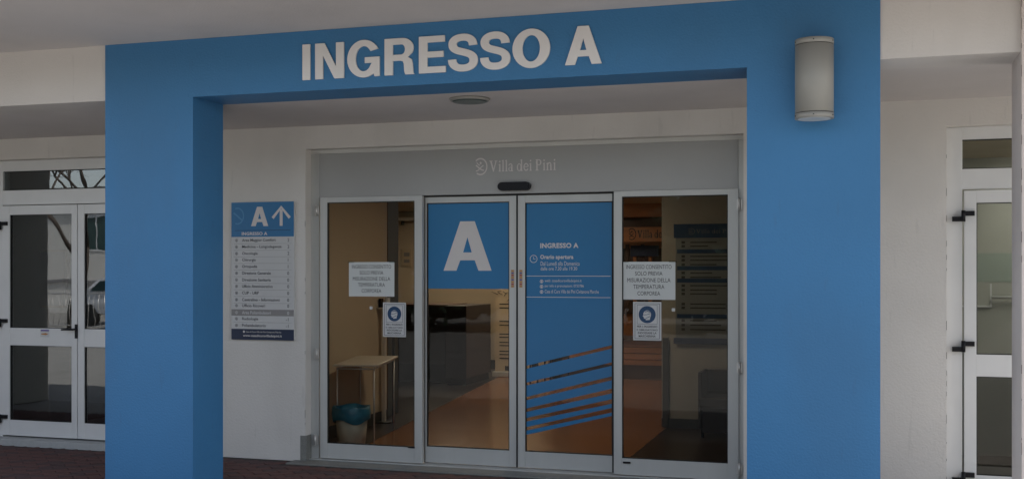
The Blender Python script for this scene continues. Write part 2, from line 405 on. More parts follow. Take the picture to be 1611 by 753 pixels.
# recessed downlight and wall lamp
dl = thing('recessed_downlight', 'round recessed downlight with dull green glass in the soffit behind the lintel', 'ceiling light', (-2.66, 7.52, ZL))
bm = bmesh.new(); cyl(bm, (-2.66, 7.52, ZL - .012), (-2.66, 7.52, ZL + .006), .135, .148, 32)
done('trim_ring', bm, 'lampmetal', dl)
bm = bmesh.new(); cyl(bm, (-2.66, 7.52, ZL - .018), (-2.66, 7.52, ZL - .0125), .118, .127, 32)
done('lens', bm, 'lens', dl)
lx, ly = PX(1281, 6.68), 6.685
wl = thing('wall_lamp', 'putty grey cylindrical up and down wall lamp on the right blue pillar', 'wall lamp', (lx, PF, 2.5))
zt, zb = PZ(1281, 58.5, 6.6), PZ(1281, 187, 6.68)
tube('body', 'lampmetal', wl, (lx, ly, zb + .034), (lx, ly, zt - .034), .109, n=48)
tube('end_ring', 'lampmetal', wl, (lx, ly, zt - .030), (lx, ly, zt), .110, n=48)
tube('end_ring', 'lampmetal', wl, (lx, ly, zb), (lx, ly, zb + .030), .110, n=48)
bm = bmesh.new(); cyl(bm, (lx, ly, zb + .0301), (lx, ly, zb + .0339), .105, n=48); done('groove', bm, 'groove', wl)
bm = bmesh.new(); cyl(bm, (lx, ly, zt - .0339), (lx, ly, zt - .0301), .105, n=48); done('groove', bm, 'groove', wl)
for a_ in (200, 270, 340):
    for z_ in (zt - .015, zb + .015):
        ax_, ay_ = lx + .110 * math.cos(R(a_)), ly + .110 * math.sin(R(a_))
        tube('screw', 'groove', wl, (ax_ * 1, ay_, z_), (ax_ + .003 * math.cos(R(a_)), ay_ + .003 * math.sin(R(a_)), z_), .004, n=8)
tube('lens', 'alulight', wl, (lx, ly, zb - .002), (lx, ly, zb + .001), .092, n=40)
box('bracket', 'lampmetal', wl, lx - .04, lx + .04, ly + .08, PF - .001, zb + .12, zt - .12)

# ------------------------------------------------------------------ automatic entrance
FY = 8.66
def X(u, Y=FY): return PX(u, Y)
SZ = 2.255                      # underside of the header
hd = thing('door_header', 'pale grey metal header over the sliding doors with embossed white clinic name', 'door header', (-2.6, FY, SZ))
box('cover_panel', 'header', hd, X(503), O2[1] - .05, FY - .01, FY + .16, SZ, OT - .035, bevel=.002)
box('top_trim', 'alulight', hd, O2[0], O2[1], FY - .012, FY + .17, OT - .0345, OT - .001)
box('jamb', 'alu', hd, O2[0], X(503) - .001, FY - .006, FY + .17, 0, OT - .036)
box('jamb', 'alu', hd, O2[1] - .049, O2[1], FY - .006, FY + .17, 0, OT - .036)
box('guide_rail', 'gasket', hd, X(664), X(966), FY + .03, FY + .15, SZ - .012, SZ - .0005)
hz0, hz1 = PZ(810, 269, FY), PZ(810, 253, FY)
villa('whitevinyl', hd, X(746), X(876), PZ(810, 269.5, FY), PZ(810, 252, FY), FY - .0125)
# sensor
sn = thing('door_sensor', 'black rounded motion sensor bar mounted low on the middle of the header', 'motion sensor', (X(811), FY, SZ))
bm = bmesh.new(); zc = PZ(811, 293, FY - .03); hw = .137
bm.free(); st_ = arc(hw - .034, 0, .034, .034, -90, 90, 14) + arc(-hw + .034, 0, .034, .034, 90, 270, 14)
merge_obj('housing', [[st_]], 'black', sn, X(811), zc, FY - .055, 1, 1, .0445)
st_ = arc(hw - .036, 0, .026, .026, -90, 90, 14) + arc(-hw + .036, 0, .026, .026, 90, 270, 14)
merge_obj('front_cap', [[st_]], 'black', sn, X(811), zc, FY - .062, 1, 1, .0068)
boxes('sensor_window', 'black', sn, [(X(811) - .09, X(811) + .09, FY - .0635, FY - .0625, zc - .014, zc - .002)])

def leaf(name, label, x0, x1, y, z0, z1, gl, gr, gb, gt, mframe='alu', depth=.045, hinges=(), group=None):
    """aluminium door leaf: stiles, rails and one pane with a black gasket"""
    t = thing(name, label, 'door', ((x0 + x1) / 2, y, 0), group)
    boxes('stile', mframe, t, [(x0, gl, y, y + depth, z0, z1)], bevel=.003)
    boxes('stile', mframe, t, [(gr, x1, y, y + depth, z0, z1)], bevel=.003)
    box('bottom_rail', mframe, t, gl + .0005, gr - .0005, y + .003, y + depth - .003, z0, gb)
    box('top_rail', mframe, t, gl + .0005, gr - .0005, y + .003, y + depth - .003, gt, z1)
    g = .007
    boxes('gasket', 'gasket', t, [(gl, gl + g, y + .006, y + .03, gb, gt), (gr - g, gr, y + .006, y + .03, gb, gt),
                                  (gl + g, gr - g, y + .006, y + .03, gb, gb + g), (gl + g, gr - g, y + .006, y + .03, gt - g, gt)])
    box('pane', 'glass', t, gl + g + .0002, gr - g - .0002, y + .018, y + .024, gb + g + .0002, gt - g - .0002)
    return t
SLY = 8.705
# side leaves (proud of the sliding ones)
zb_ = .022
GB, GT = PZ(583, 700, FY - .03), PZ(583, 317, FY - .03)
L1 = leaf('side_door', 'left glazed side panel of the entrance showing table and waste bin behind', X(503.5, 8.635), X(664, 8.635), 8.635, zb_, SZ - .001,
          X(514.5, 8.635), X(652, 8.635), GB, GT)
L4 = leaf('side_door', 'right glazed side panel of the entrance showing the inner directory board', X(965.5, 8.635), X(1162, 8.635), 8.635, zb_, SZ - .001,
          X(978.5, 8.635), X(1145, 8.635), GB, GT)
L2 = leaf('sliding_door', 'left sliding door leaf with square blue film and one big white A', X(666.5, SLY), X(812.5, SLY), SLY, zb_, SZ - .013,
          X(671, SLY), X(801, SLY), PZ(740, 705, SLY), PZ(740, 318, SLY))
L3 = leaf('sliding_door', 'right sliding door leaf with tall blue film ending in slanting stripes', X(814.5, SLY), X(966, SLY), SLY, zb_, SZ - .013,
          X(826, SLY), X(963.5, SLY), PZ(895, 713, SLY), PZ(895, 317.5, SLY))
for (t, y, lst) in ((L1, 8.635, [(498.5, 331), (498.5, 556), (496.5, 691)]), (L4, 8.635, [(1163.5, 321), (1163.5, 578), (1163.5, 737)])):
    for (u, v) in lst:
        hx = PX(u, y); hz = PZ(u, v, y)
        bm = bmesh.new(); cyl(bm, (hx, y - .010, hz - .042), (hx, y - .010, hz + .042), .010, n=14)
        bx(bm, hx - .022, hx + .022, y - .004, y + .002, hz - .038, hz + .038); cyl(bm, (hx, y - .010, hz - .047), (hx, y - .010, hz - .043), .012, n=14)
        cyl(bm, (hx, y - .010, hz + .043), (hx, y - .010, hz + .047), .012, n=14)
        done('hinge', bm, 'steel', t)
for t, u, v in ((L1, 647, 703), (L4, 986, 727)):
    hx = PX(u, 8.63); hz = PZ(u, v, 8.63)
    box('lock_tab', 'black', t, hx - .03, hx + .03, 8.628, 8.634, hz - .006, hz + .008)
for t, u, v in ((L1, 584, 484), (L4, 1059.5, 487)):
    hx = PX(u, 8.65); hz = PZ(u, v, 8.65)
    box('glass_fixing', 'signwhite', t, hx - .013, hx + .013, 8.644, 8.6525, hz - .013, hz + .013, bevel=.004)
# coloured warning strips on the meeting stiles
for t, u in ((L2, 806.5), (L3, 819.5)):
    a, b = PX(u - 2.2, SLY), PX(u + 2.2, SLY)
    z0, z1 = PZ(u, 452, SLY), PZ(u, 424, SLY)
    o = box('handle_strip', 'amberlight', t, a - .002, b + .002, SLY - .0025, SLY - .0005, z0, z1)
    n = 8
    for i, mm in enumerate(['amber', 'pinkprint', 'amber', 'purple', 'amber', 'pinkprint', 'purple', 'amber']):
        zz = z0 + (z1 - z0) * (i + .15) / n
        box('printed_mark', mm, o, a + .002, b - .002, SLY - .0035, SLY - .0027, zz, zz + (z1 - z0) / n * .7)
for t, x0_, x1_ in ((L2, X(664, 8.635) + .001, X(666.5, SLY) + .012), (L2, X(812.6, SLY), X(814.4, SLY)), (L3, X(964.2, SLY) - .004, X(965.5, 8.635) - .001)):
    box('brush_seal', 'gasket', t, x0_, x1_, SLY - .008, SLY - .0006 if x0_ != X(812.6, SLY) else SLY + .03, zb_, SZ - .014)
# film on the left sliding leaf
FLY = SLY + .0165
fx0, fx1 = X(671.5, SLY) + .007, X(801, SLY) - .007
f1 = box('film', 'film', L2, fx0, fx1, FLY, FLY + .001, PZ(740, 454, SLY), PZ(740, 318, SLY) - .008)
glyph('A', 'whitevinyl', f1, PX(698, FLY), PX(773.5, FLY), PZ(736, 425.5, FLY), PZ(736, 348, FLY), FLY - .0022, .001)
# film on the right sliding leaf, cut into slanting stripes
gx0, gx1 = X(826, SLY) + .007, X(963.5, SLY) - .007
def zl(v): return PZ(826, v, SLY)
def zr(v): return PZ(964, v, SLY)
bands = [((318.5, 318.0), (575, 542.5)), ((579.7, 548), (601.4, 569.5)), ((606, 575), (624, 591.6)), ((629, 597.8), (642, 611)),
         ((647.5, 618.5), (657, 627.5)), ((662.7, 634.8), (671.4, 641.3)), ((676.8, 648.5), (683.5, 654))]
ztop = PZ(895, 317.5, SLY) - .008
f2 = None
for i, ((a, b), (c, d)) in enumerate(bands):
    bm = bmesh.new()
    tl, tr = (ztop, ztop) if i == 0 else (zl(a), zr(b))
    pts = [(gx0, zl(c)), (gx1, zr(d)), (gx1, tr), (gx0, tl)]
    fr = [bm.verts.new((x, FLY, z)) for x, z in pts]; bk = [bm.verts.new((x, FLY + .001, z)) for x, z in pts]
    bm.faces.new(fr); bm.faces.new(bk[::-1])
    for k in range(4): bm.faces.new((fr[k], fr[(k + 1) % 4], bk[(k + 1) % 4], bk[k]))
    o = done('film' if i == 0 else 'film_stripe', bm, 'film', L3)
    if i == 0: f2 = o
TY = FLY - .0012
def tx(body, m, par, u0, v1, u1, v0, Y=TY, bold=0.0, plane=None):
    """print a line: photo box u0..u1, v1 (top)..v0 (bottom) on depth plane Y"""
    um = (u0 + u1) / 2
    return text(body, m, par, PX(u0, Y), PX(u1, Y), PZ(um, v0, Y), PZ(um, v1, Y), Y, bold)
tx('INGRESSO A', 'whitevinyl', f2, 850, 382, 910, 390, bold=.035)
tx('Orario apertura', 'whitevinyl', f2, 850, 400.5, 902, 409, bold=.03)
tx('Dal Lunedì alla Domenica', 'whitevinyl', f2, 850.5, 411, 912, 417.6)
tx('dalle ore 7.30 alle 19.30', 'whitevinyl', f2, 850.5, 419.5, 908, 425)
tx('web: casadicuravilladeipini.it', 'whitevinyl', f2, 857, 439, 915, 444.6)
tx('per info e prenotazioni: 0733786', 'whitevinyl', f2, 857, 447.3, 918.5, 452.6)
tx('Casa di Cura Villa dei Pini Civitanova Marche', 'whitevinyl', f2, 857, 455.5, 942, 461)
for v in (434, 467.3):
    z = PZ(895, v, TY); box('rule', 'whitevinyl', f2, gx0, gx1 - .012, TY, TY + .0004, z - .0022, z + .0022)
for v in (442.3, 450.5, 458.7):
    merge_obj('icon', [ring(0, 0, 1, 1, .3, .3), [rect(-.25, .25, -.6, .5)]], 'whitevinyl', f2, PX(852, TY), PZ(852, v, TY), TY, .0145, .0145)
merge_obj('clock_icon', [ring(0, 0, 1, 1, .14, .14), [rect(-.06, .06, -.05, .6)], [rect(0, .5, -.12, 0)]], 'whitevinyl', f2, PX(839.5, TY), PZ(839.5, 407, TY), TY, .032, .032)

# paper notices and mandatory mask signs, taped to the side panels
PYN = 8.635 + .017
def notice(u0, v0, u1, v1, label, rot=0):
    y = PYN
    x0, x1 = PX(u0, y), PX(u1, y); um = (u0 + u1) / 2; z1, z0 = PZ(um, v0, y), PZ(um, v1, y)
    t = thing('paper_notice', label, 'notice', ((x0 + x1) / 2, y, z0), 'paper notices taped to the glass')
    box('sheet', 'paper', t, x0, x1, y - .0015, y - .0005, z0, z1)
    h = z1 - z0; cx = (x0 + x1) / 2; wd = x1 - x0
    for i, (s, k) in enumerate((('INGRESSO CONSENTITO', .86), ('SOLO PREVIA', .52), ('MISURAZIONE DELLA', .82), ('TEMPERATURA', .59), ('CORPOREA', .43))):
        zc = z1 - h * (.135 + i * .175)
        text(s, 'ink', t, cx - wd * k / 2, cx + wd * k / 2, zc - h * .054, zc + h * .054, y - .0022, .0)
    for sx in (x0 + .02, x1 - .02):
        box('tape', 'glassoff', t, sx - .03, sx + .03, y - .0024, y - .0018, z1 - .006, z1 + .007)
notice(549, 412, 620.5, 466, 'white paper notice about temperature taped to the left side panel above the table')
notice(979.5, 411.5, 1062.5, 471, 'white paper notice about temperature taped to the right side panel beside the blue film')
def mask_sign(u0, v0, u1, v1, label):
    y = PYN - .003
    x0, x1 = PX(u0, y), PX(u1, y); um = (u0 + u1) / 2; z1, z0 = PZ(um, v0, y), PZ(um, v1, y)
    t = thing('mask_sign', label, 'safety sign', ((x0 + x1) / 2, y, z0), 'mandatory mask signs on the side panels')
    wd, h = x1 - x0, z1 - z0; cx = (x0 + x1) / 2
    box('plate', 'signwhite', t, x0, x1, y, y + .0015, z0, z1)
    Y1 = y - .0005
    def fr(a, b, c, d, th): return [(a, b, Y1, Y1 + .0003, d - th, d), (a, b, Y1, Y1 + .0003, c, c + th), (a, a + th, Y1, Y1 + .0003, c + th, d - th), (b - th, b, Y1, Y1 + .0003, c + th, d - th)]
    th = .0032
    boxes('border', 'navy', t, fr(x0 + .06 * wd, x1 - .06 * wd, z0 + .04 * h, z1 - .04 * h, th))
    boxes('border', 'navy', t, fr(x0 + .14 * wd, x1 - .14 * wd, z0 + .42 * h, z1 - .08 * h, th * .7))
    cz = z0 + .67 * h; r = .30 * wd
    merge_obj('disc', [[arc(0, 0, 1, 1, 0, 360, 40)[:-1]]], 'safety', t, cx, cz, Y1, r, r)
    head = [(-.62, .05)] + arc(0, .12, .62, .58, 175, 10, 16) + [(.60, -.1), (.5, -.35), (.42, -.72), (-.22, -.78), (-.25, -.55), (-.5, -.55), (-.56, -.28), (-.70, -.2)]
    hp = merge_obj('head_symbol', [[head]], 'signwhite', t, cx, cz - r * .05, Y1 - .0004, r * .74, r * .78)
    merge_obj('mask_symbol', [[ribbon([(-.6, .02), (-.1, .05), (.55, .25)], .07), ribbon([(-.2, -.52), (.1, -.35), (.45, -.2)], .07)], [[(-.35, .42), (.1, .5), (.5, .4), (.52, .5), (.1, .62), (-.38, .53)]]], 'safety', t, cx, cz - r * .05, Y1 - .0009, r * .74, r * .78)
    for i, (s, k) in enumerate((("PER L'INGRESSO", .72), ('È OBBLIGATORIO', .74), ('INDOSSARE LA', .66), ('MASCHERINA', .60))):
        zc = z0 + h * (.36 - i * .083)
        text(s, 'ink', t, cx - wd * k / 2, cx + wd * k / 2, zc - h * .028, zc + h * .028, Y1, .02)
mask_sign(602.5, 475.5, 638.5, 529.5, 'blue and white face mask sign on the left side panel beside the table')
mask_sign(996, 474.5, 1040.5, 535, 'blue and white face mask sign on the right side panel under the paper notice')

# stone sill under the automatic doors
sl = box('threshold', 'granite', None, O2[0] - .10, O2[1] + .05, 8.385, 8.60, -.003, .010, bevel=.003)
tag(sl, 'grey stone threshold strip in front of the automatic sliding doors', 'threshold')
sl2 = box('floor_track', 'alu', None, O2[0] + .001, O2[1] - .001, 8.601, 8.86, -.003, .016)
tag(sl2, 'metal floor track running right under the sliding doors', 'door track')
# a patch of grey mortar at the jamb foot
pt = boxes('mortar_patch', 'granite', bld, [(X(481, WY) - .05, O2[0] + .01, WY - .004, WY + .09, 0, .22)])

# ------------------------------------------------------------------ directory sign
ds = thing('directory_sign', 'tall white and blue wall directory with a big A and an up arrow', 'sign', (PX(413, WY), WY, 1))
DY = WY - .022
dx0, dx1 = PX(364, DY), PX(462.5, DY)
dz1, dz0 = PZ(413, 317.5, DY), PZ(413, 534.5, DY)
DW, DH = dx1 - dx0, dz1 - dz0
box('board', 'signwhite', ds, dx0, dx1, DY, WY - .001, dz0, dz1, bevel=.002)
def dz(f): return dz1 - DH * f
def dxx(f): return dx0 + DW * f
box('header_print', 'signblue', ds, dx0 + .001, dx1 - .001, DY - .0012, DY - .0002, dz(.252), dz1 - .001)
e = merge_obj('emblem', [[ribbon(arc(0, 0, .8, .8, 110, -110, 30), .14)], [ribbon(bez((-.5, .3), (0, .1), (.2, -.2), (.6, -.4)), .16)]], 'signblue2', ds, dxx(.10), dz(.10), DY - .0018, .075, .085)
glyph('A', 'whitevinyl', ds, dxx(.32), dxx(.595), dz(.175), dz(.035), DY - .0026, .0012)
merge_obj('arrow', [[ribbon([(-.5, .42), (0, 1), (.5, .42)], .16)], [rect(-.085, .085, 0, .88)]], 'whitevinyl', ds, dxx(.80), dz(.175), DY - .0018, DW * .27, DH * .135)
box('rule', 'navy', ds, dxx(.06), dxx(.95), DY - .0022, DY - .0014, dz(.207), dz(.204))
text('INGRESSO A', 'whitevinyl', ds, dxx(.17), dxx(.58), dz(.241), dz(.217), DY - .0018, .03)
rows = [('Area Maggior Comfort', '2', .54), ('Medicina - Lungodegenza', '2', .63), ('Oncologia', '2', .25), ('Chirurgia', '1', .22), ('Ortopedia', '1', .245), ('Direzione Generale', '0', .46),
        ('Direzione Sanitaria', '0', .46), ('Ufficio Amministrativo', '0', .49), ('CUP - URP', '0', .27), ('Centralino - Informazioni', '0', .60), ('Ufficio Ricoveri', '0', .37),
        ('Area Poliambulatori', '0', .46), ('Radiologia', '-1', .26), ('Poliambulatorio', '-1', .38)]
fz = [.277, .325, .373, .42, .468, .516, .565, .612, .66, .709, .752, .803, .848, .896]
for (s, n_, wd), f in zip(rows, fz):
    grey = s.startswith('Area Pol')
    if grey:
        box('grey_row', 'signgrey', ds, dx0 + .001, dx1 - .001, DY - .0012, DY - .0002, dz(.825), dz(.779))
    mm = 'signwhite' if grey else 'grey_ink'
    asc = any(c in 'gpq' for c in s)
    text(s, mm, ds, dxx(.175), dxx(.175 + wd), dz(f + (.015 if asc else .010)), dz(f - .012), DY - .0018, .012)
    text(n_, mm, ds, dxx({'0': .895, '2': .898, '1': .905, '-1': .875}[n_]), None, dz(f + .012), dz(f - .012), DY - .0018, .012)
    merge_obj('icon', [ring(0, 0, 1, 1, .25, .25), [rect(-.22, .22, -.5, .45)]], mm, ds, dxx(.085), dz(f), DY - .0018, .013, .013)
    if f < .88: box('row_line', 'signgrey', ds, dxx(.04), dxx(.96), DY - .0009, DY - .0002, dz(f + .0255), dz(f + .0240)) if not grey and f != fz[10] else None
box('footer_print', 'navy', ds, dx0 + .001, dx1 - .001, DY - .0012, DY - .0002, dz0 + .001, dz(.921))
merge_obj('icon', [[arc(0, 0, 1, 1, 0, 360, 20)[:-1]]], 'whitevinyl', ds, dxx(.205), dz(.941), DY - .0018, .010, .010)
text('Casa di Cura Villa dei Pini Civitanova Marche', 'whitevinyl', ds, dxx(.235), dxx(.80), dz(.947), dz(.935), DY - .0018)
text('www.casadicuravilladeipini.it', 'whitevinyl', ds, dxx(.19), dxx(.81), dz(.982), dz(.960), DY - .0018, .02)

# ------------------------------------------------------------------ white aluminium doors at both ends
def frame_unit(name, label, x0, x1, y, ztr0, ztr1, zg0, zg1, gx0, gx1, jw=.06, mglass='glassdark'):
    """outer frame with transom light above"""
    t = thing(name, label, 'door frame', ((x0 + x1) / 2, y, 0))
    box('jamb', 'whitealu', t, x0, gx0, y, y + .07, .0, OT - .002, bevel=.003)
    box('jamb', 'whitealu', t, gx1, x1, y, y + .07, .0, OT - .002, bevel=.003)
    box('head', 'whitealu', t, gx0 + .0005, gx1 - .0005, y + .002, y + .068, zg1, OT - .002)
    box('transom_rail', 'whitealu', t, gx0 + .0005, gx1 - .0005, y + .002, y + .068, ztr0, zg0)
    boxes('gasket', 'gasket', t, [(gx0, gx1, y + .012, y + .04, zg1 - .007, zg1), (gx0, gx1, y + .012, y + .04, zg0, zg0 + .006)])
    box('transom_pane', mglass, t, gx0 + .0005, gx1 - .0005, y + .022, y + .028, zg0 + .0062, zg1 - .0072)
    return t
def panel_leaf(label, x0, x1, gx0, gx1, y, z0, z1, zs, mglass='glassdark'):
    """white leaf with two panes: zs = (lower glass bottom, lower top, upper bottom, upper top)"""
    t = thing('glazed_door', label, 'door', ((x0 + x1) / 2, y, 0))
    box('stile', 'whitealu', t, x0, gx0, y, y + .05, z0, z1, bevel=.004)
    box('stile', 'whitealu', t, gx1, x1, y, y + .05, z0, z1, bevel=.004)
    for nm, a, b in (('bottom_rail', z0, zs[0]), ('middle_rail', zs[1], zs[2]), ('top_rail', zs[3], z1)):
        box(nm, 'whitealu', t, gx0 + .0005, gx1 - .0005, y + .002, y + .048, a, b)
    g = .006
    for a, b in ((zs[0], zs[1]), (zs[2], zs[3])):
        boxes('gasket', 'gasket', t, [(gx0, gx0 + g, y + .010, y + .035, a, b), (gx1 - g, gx1, y + .010, y + .035, a, b),
                                      (gx0 + g, gx1 - g, y + .010, y + .035, a, a + g), (gx0 + g, gx1 - g, y + .010, y + .035, b - g, b)])
        box('pane', mglass, t, gx0 + g + .0002, gx1 - g - .0002, y + .020, y + .026, a + g + .0002, b - g - .0002)
    return t
def hinge_black(t, x, y, z):
    bm = bmesh.new(); bx(bm, x - .075, x + .002, y - .026, y + .001, z - .038, z - .004); bx(bm, x - .002, x + .075, y - .026, y + .001, z + .002, z + .036)
    cyl(bm, (x, y - .024, z - .04), (x, y - .024, z + .04), .014, n=12)
    done('hinge', bm, 'black', t)
Y1 = 8.64
F1 = frame_unit('door_frame', 'white aluminium frame with long transom light around the left double doors', O1[0], O1[1], Y1, PZ(80, 321, Y1), None, PZ(80, 298, Y1), PZ(80, 267.5, Y1), PX(4.5, Y1), O1[1] - .10)
za = (PZ(70, 665 - 3, Y1), PZ(70, 543.5, Y1), PZ(70, 516, Y1), PZ(70, 337, Y1))
zleaf = PZ(80, 322.5, Y1)
D1 = panel_leaf('white glazed door leaf with black hinges at the far left of the porch', PX(5.5, Y1), PX(122.5, Y1), PX(16.5, Y1), PX(120 - 1.5 - 8, Y1) if False else PX(118, Y1) - .03, Y1 - .012, .075, zleaf, za)
D2 = panel_leaf('narrow white glazed door leaf half hidden behind the blue left pillar', PX(123.5, Y1), O1[1] - .105, PX(133.5, Y1), O1[1] - .19, Y1 - .010, .075, zleaf, za)
for v in (355, 507, 657): hinge_black(D1, PX(3.5, Y1), Y1 - .012, PZ(3, v, Y1))
# lever handle
hx, hz = PX(119.5, Y1 - .02), PZ(119.5, 517.5, Y1 - .02)
bm = bmesh.new(); bx(bm, hx - .014, hx + .014, Y1 - .022, Y1 - .012, hz - .085, hz + .045)
done('handle_plate', bm, 'black', D1, bevel=.003)
bm = bmesh.new(); cyl(bm, (hx, Y1 - .02, hz), (hx, Y1 - .07, hz), .009, n=10); cyl(bm, (hx + .005, Y1 - .066, hz), (hx - .125, Y1 - .066, hz - .004), .010, .008, n=10)
done('handle', bm, 'black', D1)
sx, sz_ = PX(72, Y1), PZ(72, 523.5, Y1)
st = box('sticker', 'signwhite', D1, sx - .05, sx + .05, Y1 - .0120, Y1 - .0105, sz_ - .036, sz_ + .036)
box('printed_band', 'purple', st, sx - .046, sx + .046, Y1 - .0126, Y1 - .0122, sz_ + .018, sz_ + .033)
merge_obj('printed_arrow', [[[(-1, .2), (.3, .45), (1, 0), (.3, -.45), (-1, -.2)]]], 'amber', st, sx, sz_ - .008, Y1 - .0126, .04, .022)
w1 = box('door_sill', 'whitestone', None, O1[0], O1[1], 8.50, 8.75, -.003, .060, bevel=.004)
tag(w1, 'pale sill strip under the left white double doors', 'door sill')
F3 = frame_unit('door_frame', 'white aluminium frame and transom of the door beyond the right blue pillar', O3[0], O3[1], Y1, PZ(1550, 297, Y1), None, PZ(1550, 265, Y1), PZ(1550, 218.5, Y1), PX(1514, Y1), 2.45, mglass='glassoff')
zc_ = (.16, PZ(1565, 592, Y1), PZ(1565, 557.5, Y1), PZ(1565, 318.5, Y1))
D3 = panel_leaf('white glazed door leaf with black hinges beside the pink pillar at the right', PX(1516.5, Y1), 1.35, PX(1536, Y1), 1.25, Y1 - .012, .03, PZ(1550, 299.5, Y1), zc_, 'glassoff')
for v in (340, 544, 749): hinge_black(D3, PX(1515, Y1), Y1 - .012, PZ(1515, v, Y1))
D4 = panel_leaf('white glazed door leaf hidden mostly behind the pink pillar', 1.36, 2.44, 1.46, 2.34, Y1 - .010, .03, PZ(1550, 299.5, Y1), zc_, 'glassoff')
w3 = box('door_sill', 'whitestone', None, O3[0], O3[1], 8.50, 8.75, -.003, .028, bevel=.004)
tag(w3, 'pale sill strip under the right white door', 'door sill')

# ================================================================== INTERIOR
IC = 2.62
fl = box('floor', 'orangefloor', None, -9.8, 2.8, 8.861, 20, -.02, 0.0); fl['kind'] = 'structure'
boxes('inner_ceiling', 'inceil', None, [(-9.8, 2.8, WB + .001, 20, IC, TOPZ - .002)])['kind'] = 'structure'
# dark floor zone before the desk
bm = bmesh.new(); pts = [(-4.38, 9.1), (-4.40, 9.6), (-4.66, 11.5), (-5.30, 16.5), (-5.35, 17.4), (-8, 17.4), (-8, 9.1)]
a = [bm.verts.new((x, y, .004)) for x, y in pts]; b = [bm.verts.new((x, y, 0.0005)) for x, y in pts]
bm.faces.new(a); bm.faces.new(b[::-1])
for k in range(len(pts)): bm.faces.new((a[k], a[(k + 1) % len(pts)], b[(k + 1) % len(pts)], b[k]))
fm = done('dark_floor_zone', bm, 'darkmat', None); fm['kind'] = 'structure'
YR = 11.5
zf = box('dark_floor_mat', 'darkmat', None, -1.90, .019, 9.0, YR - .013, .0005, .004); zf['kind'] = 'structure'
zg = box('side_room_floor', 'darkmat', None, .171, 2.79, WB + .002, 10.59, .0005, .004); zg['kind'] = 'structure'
iw = thing('inner_walls', 'cream inner walls of the entrance hall seen through the glass', 'inner wall', (-4.8, 10, 0))
SX = -4.90; SYE = GY(609, 425.001, CAMH) if False else 0
ye = SX / math.tan(math.atan((609 - CX) / F) - YAW)
box('wall', 'inwall', iw, SX - .09, SX, WB + .001, ye, .12, IC)
box('skirting', 'skirt', iw, SX - .09, SX + .012, WB + .001, ye + .003, 0.005, .119)
box('wall', 'inwall', iw, -9.7, PX(778, 17.5) + .5, 17.5, 17.65, .15, IC)
box('skirting', 'skirt', iw, -9.7, PX(778, 17.5) + .5, 17.48, 17.65, 0.005, .149)
XRW = PX(1041, YR)
box('wall', 'inwall2', iw, XRW, .2, YR, YR + .15, .10, IC)
box('skirting', 'skirt', iw, XRW, .2, YR - .012, YR + .15, 0.005, .099)
box('wall', 'inwall2', iw, .02, .17, WB + .001, YR - .001, .0, IC)
box('wall', 'wood', iw, -5.1, 0.2, 18.6, 18.75, .0, IC)
box('wall', 'inwall2', iw, XRW + .001, XRW + .14, YR + .151, 18.6, .0, IC)
box('corner_guard', 'skirt', iw, PX(1043, YR), PX(1052, YR), YR - .02, YR - .013, .005, PZ(1047, 531, YR))
box('wall_edge', 'darkwood', iw, SX - .06, SX + .006, ye + .004, ye + .014, .005, IC)
# dark room behind the left doors
dr = thing('side_room', 'dark room behind the left white doors', 'room', (-7, 10, 0))
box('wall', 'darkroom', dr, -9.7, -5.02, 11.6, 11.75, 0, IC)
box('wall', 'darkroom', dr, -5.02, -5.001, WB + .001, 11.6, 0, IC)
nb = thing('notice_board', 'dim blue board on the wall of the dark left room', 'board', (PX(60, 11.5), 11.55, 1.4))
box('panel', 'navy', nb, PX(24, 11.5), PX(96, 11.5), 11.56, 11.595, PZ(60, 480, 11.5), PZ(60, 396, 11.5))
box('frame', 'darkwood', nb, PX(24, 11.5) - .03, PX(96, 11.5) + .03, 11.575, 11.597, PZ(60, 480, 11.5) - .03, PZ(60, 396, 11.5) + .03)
# pale room behind the right door
rr = thing('right_room', 'pale grey green room seen through the right white door', 'room', (1.5, 10, 0))
RYW = 10.6
box('wall', 'roomwall', rr, .171, 2.79, RYW, RYW + .1, .9, IC)
box('green_band', 'roomgreen', rr, .171, 2.79, RYW - .004, RYW - .0005, PZ(1560, 443, RYW), PZ(1560, 398, RYW))
box('wall_panel', 'darkroom', rr, .171, 2.79, RYW, RYW + .1, 0, .899)
tr = thing('reflection_frame', 'pale framed sheet standing in for window reflections at the right door', 'picture', (PX(1546, RYW), RYW, 1.4))  # framed lines added in place of window reflections in the glass
cx0, cx1, cz0, cz1 = PX(1500, RYW), PX(1557, RYW), PZ(1545, 480, RYW), PZ(1545, 446, RYW)
box('sheet', 'roomwall', tr, cx0, cx1, RYW - .02, RYW - .0045, cz0, cz1)
for q in [(cx0 - .015, cx1 + .015, RYW - .024, RYW - .0045, cz0 - .015, cz0), (cx1, cx1 + .015, RYW - .024, RYW - .0045, cz0, cz1)]: box('frame', 'signwhite', tr, *q)
rl = thing('handrail', 'thin white rail on the wall behind the right door', 'rail', (1.2, RYW, 1.3))
tube('rail', 'signwhite', rl, (PX(1560, RYW - .05), RYW - .05, PZ(1575, 467, RYW)), (2.6, RYW - .05, PZ(1575, 467, RYW)), .013)
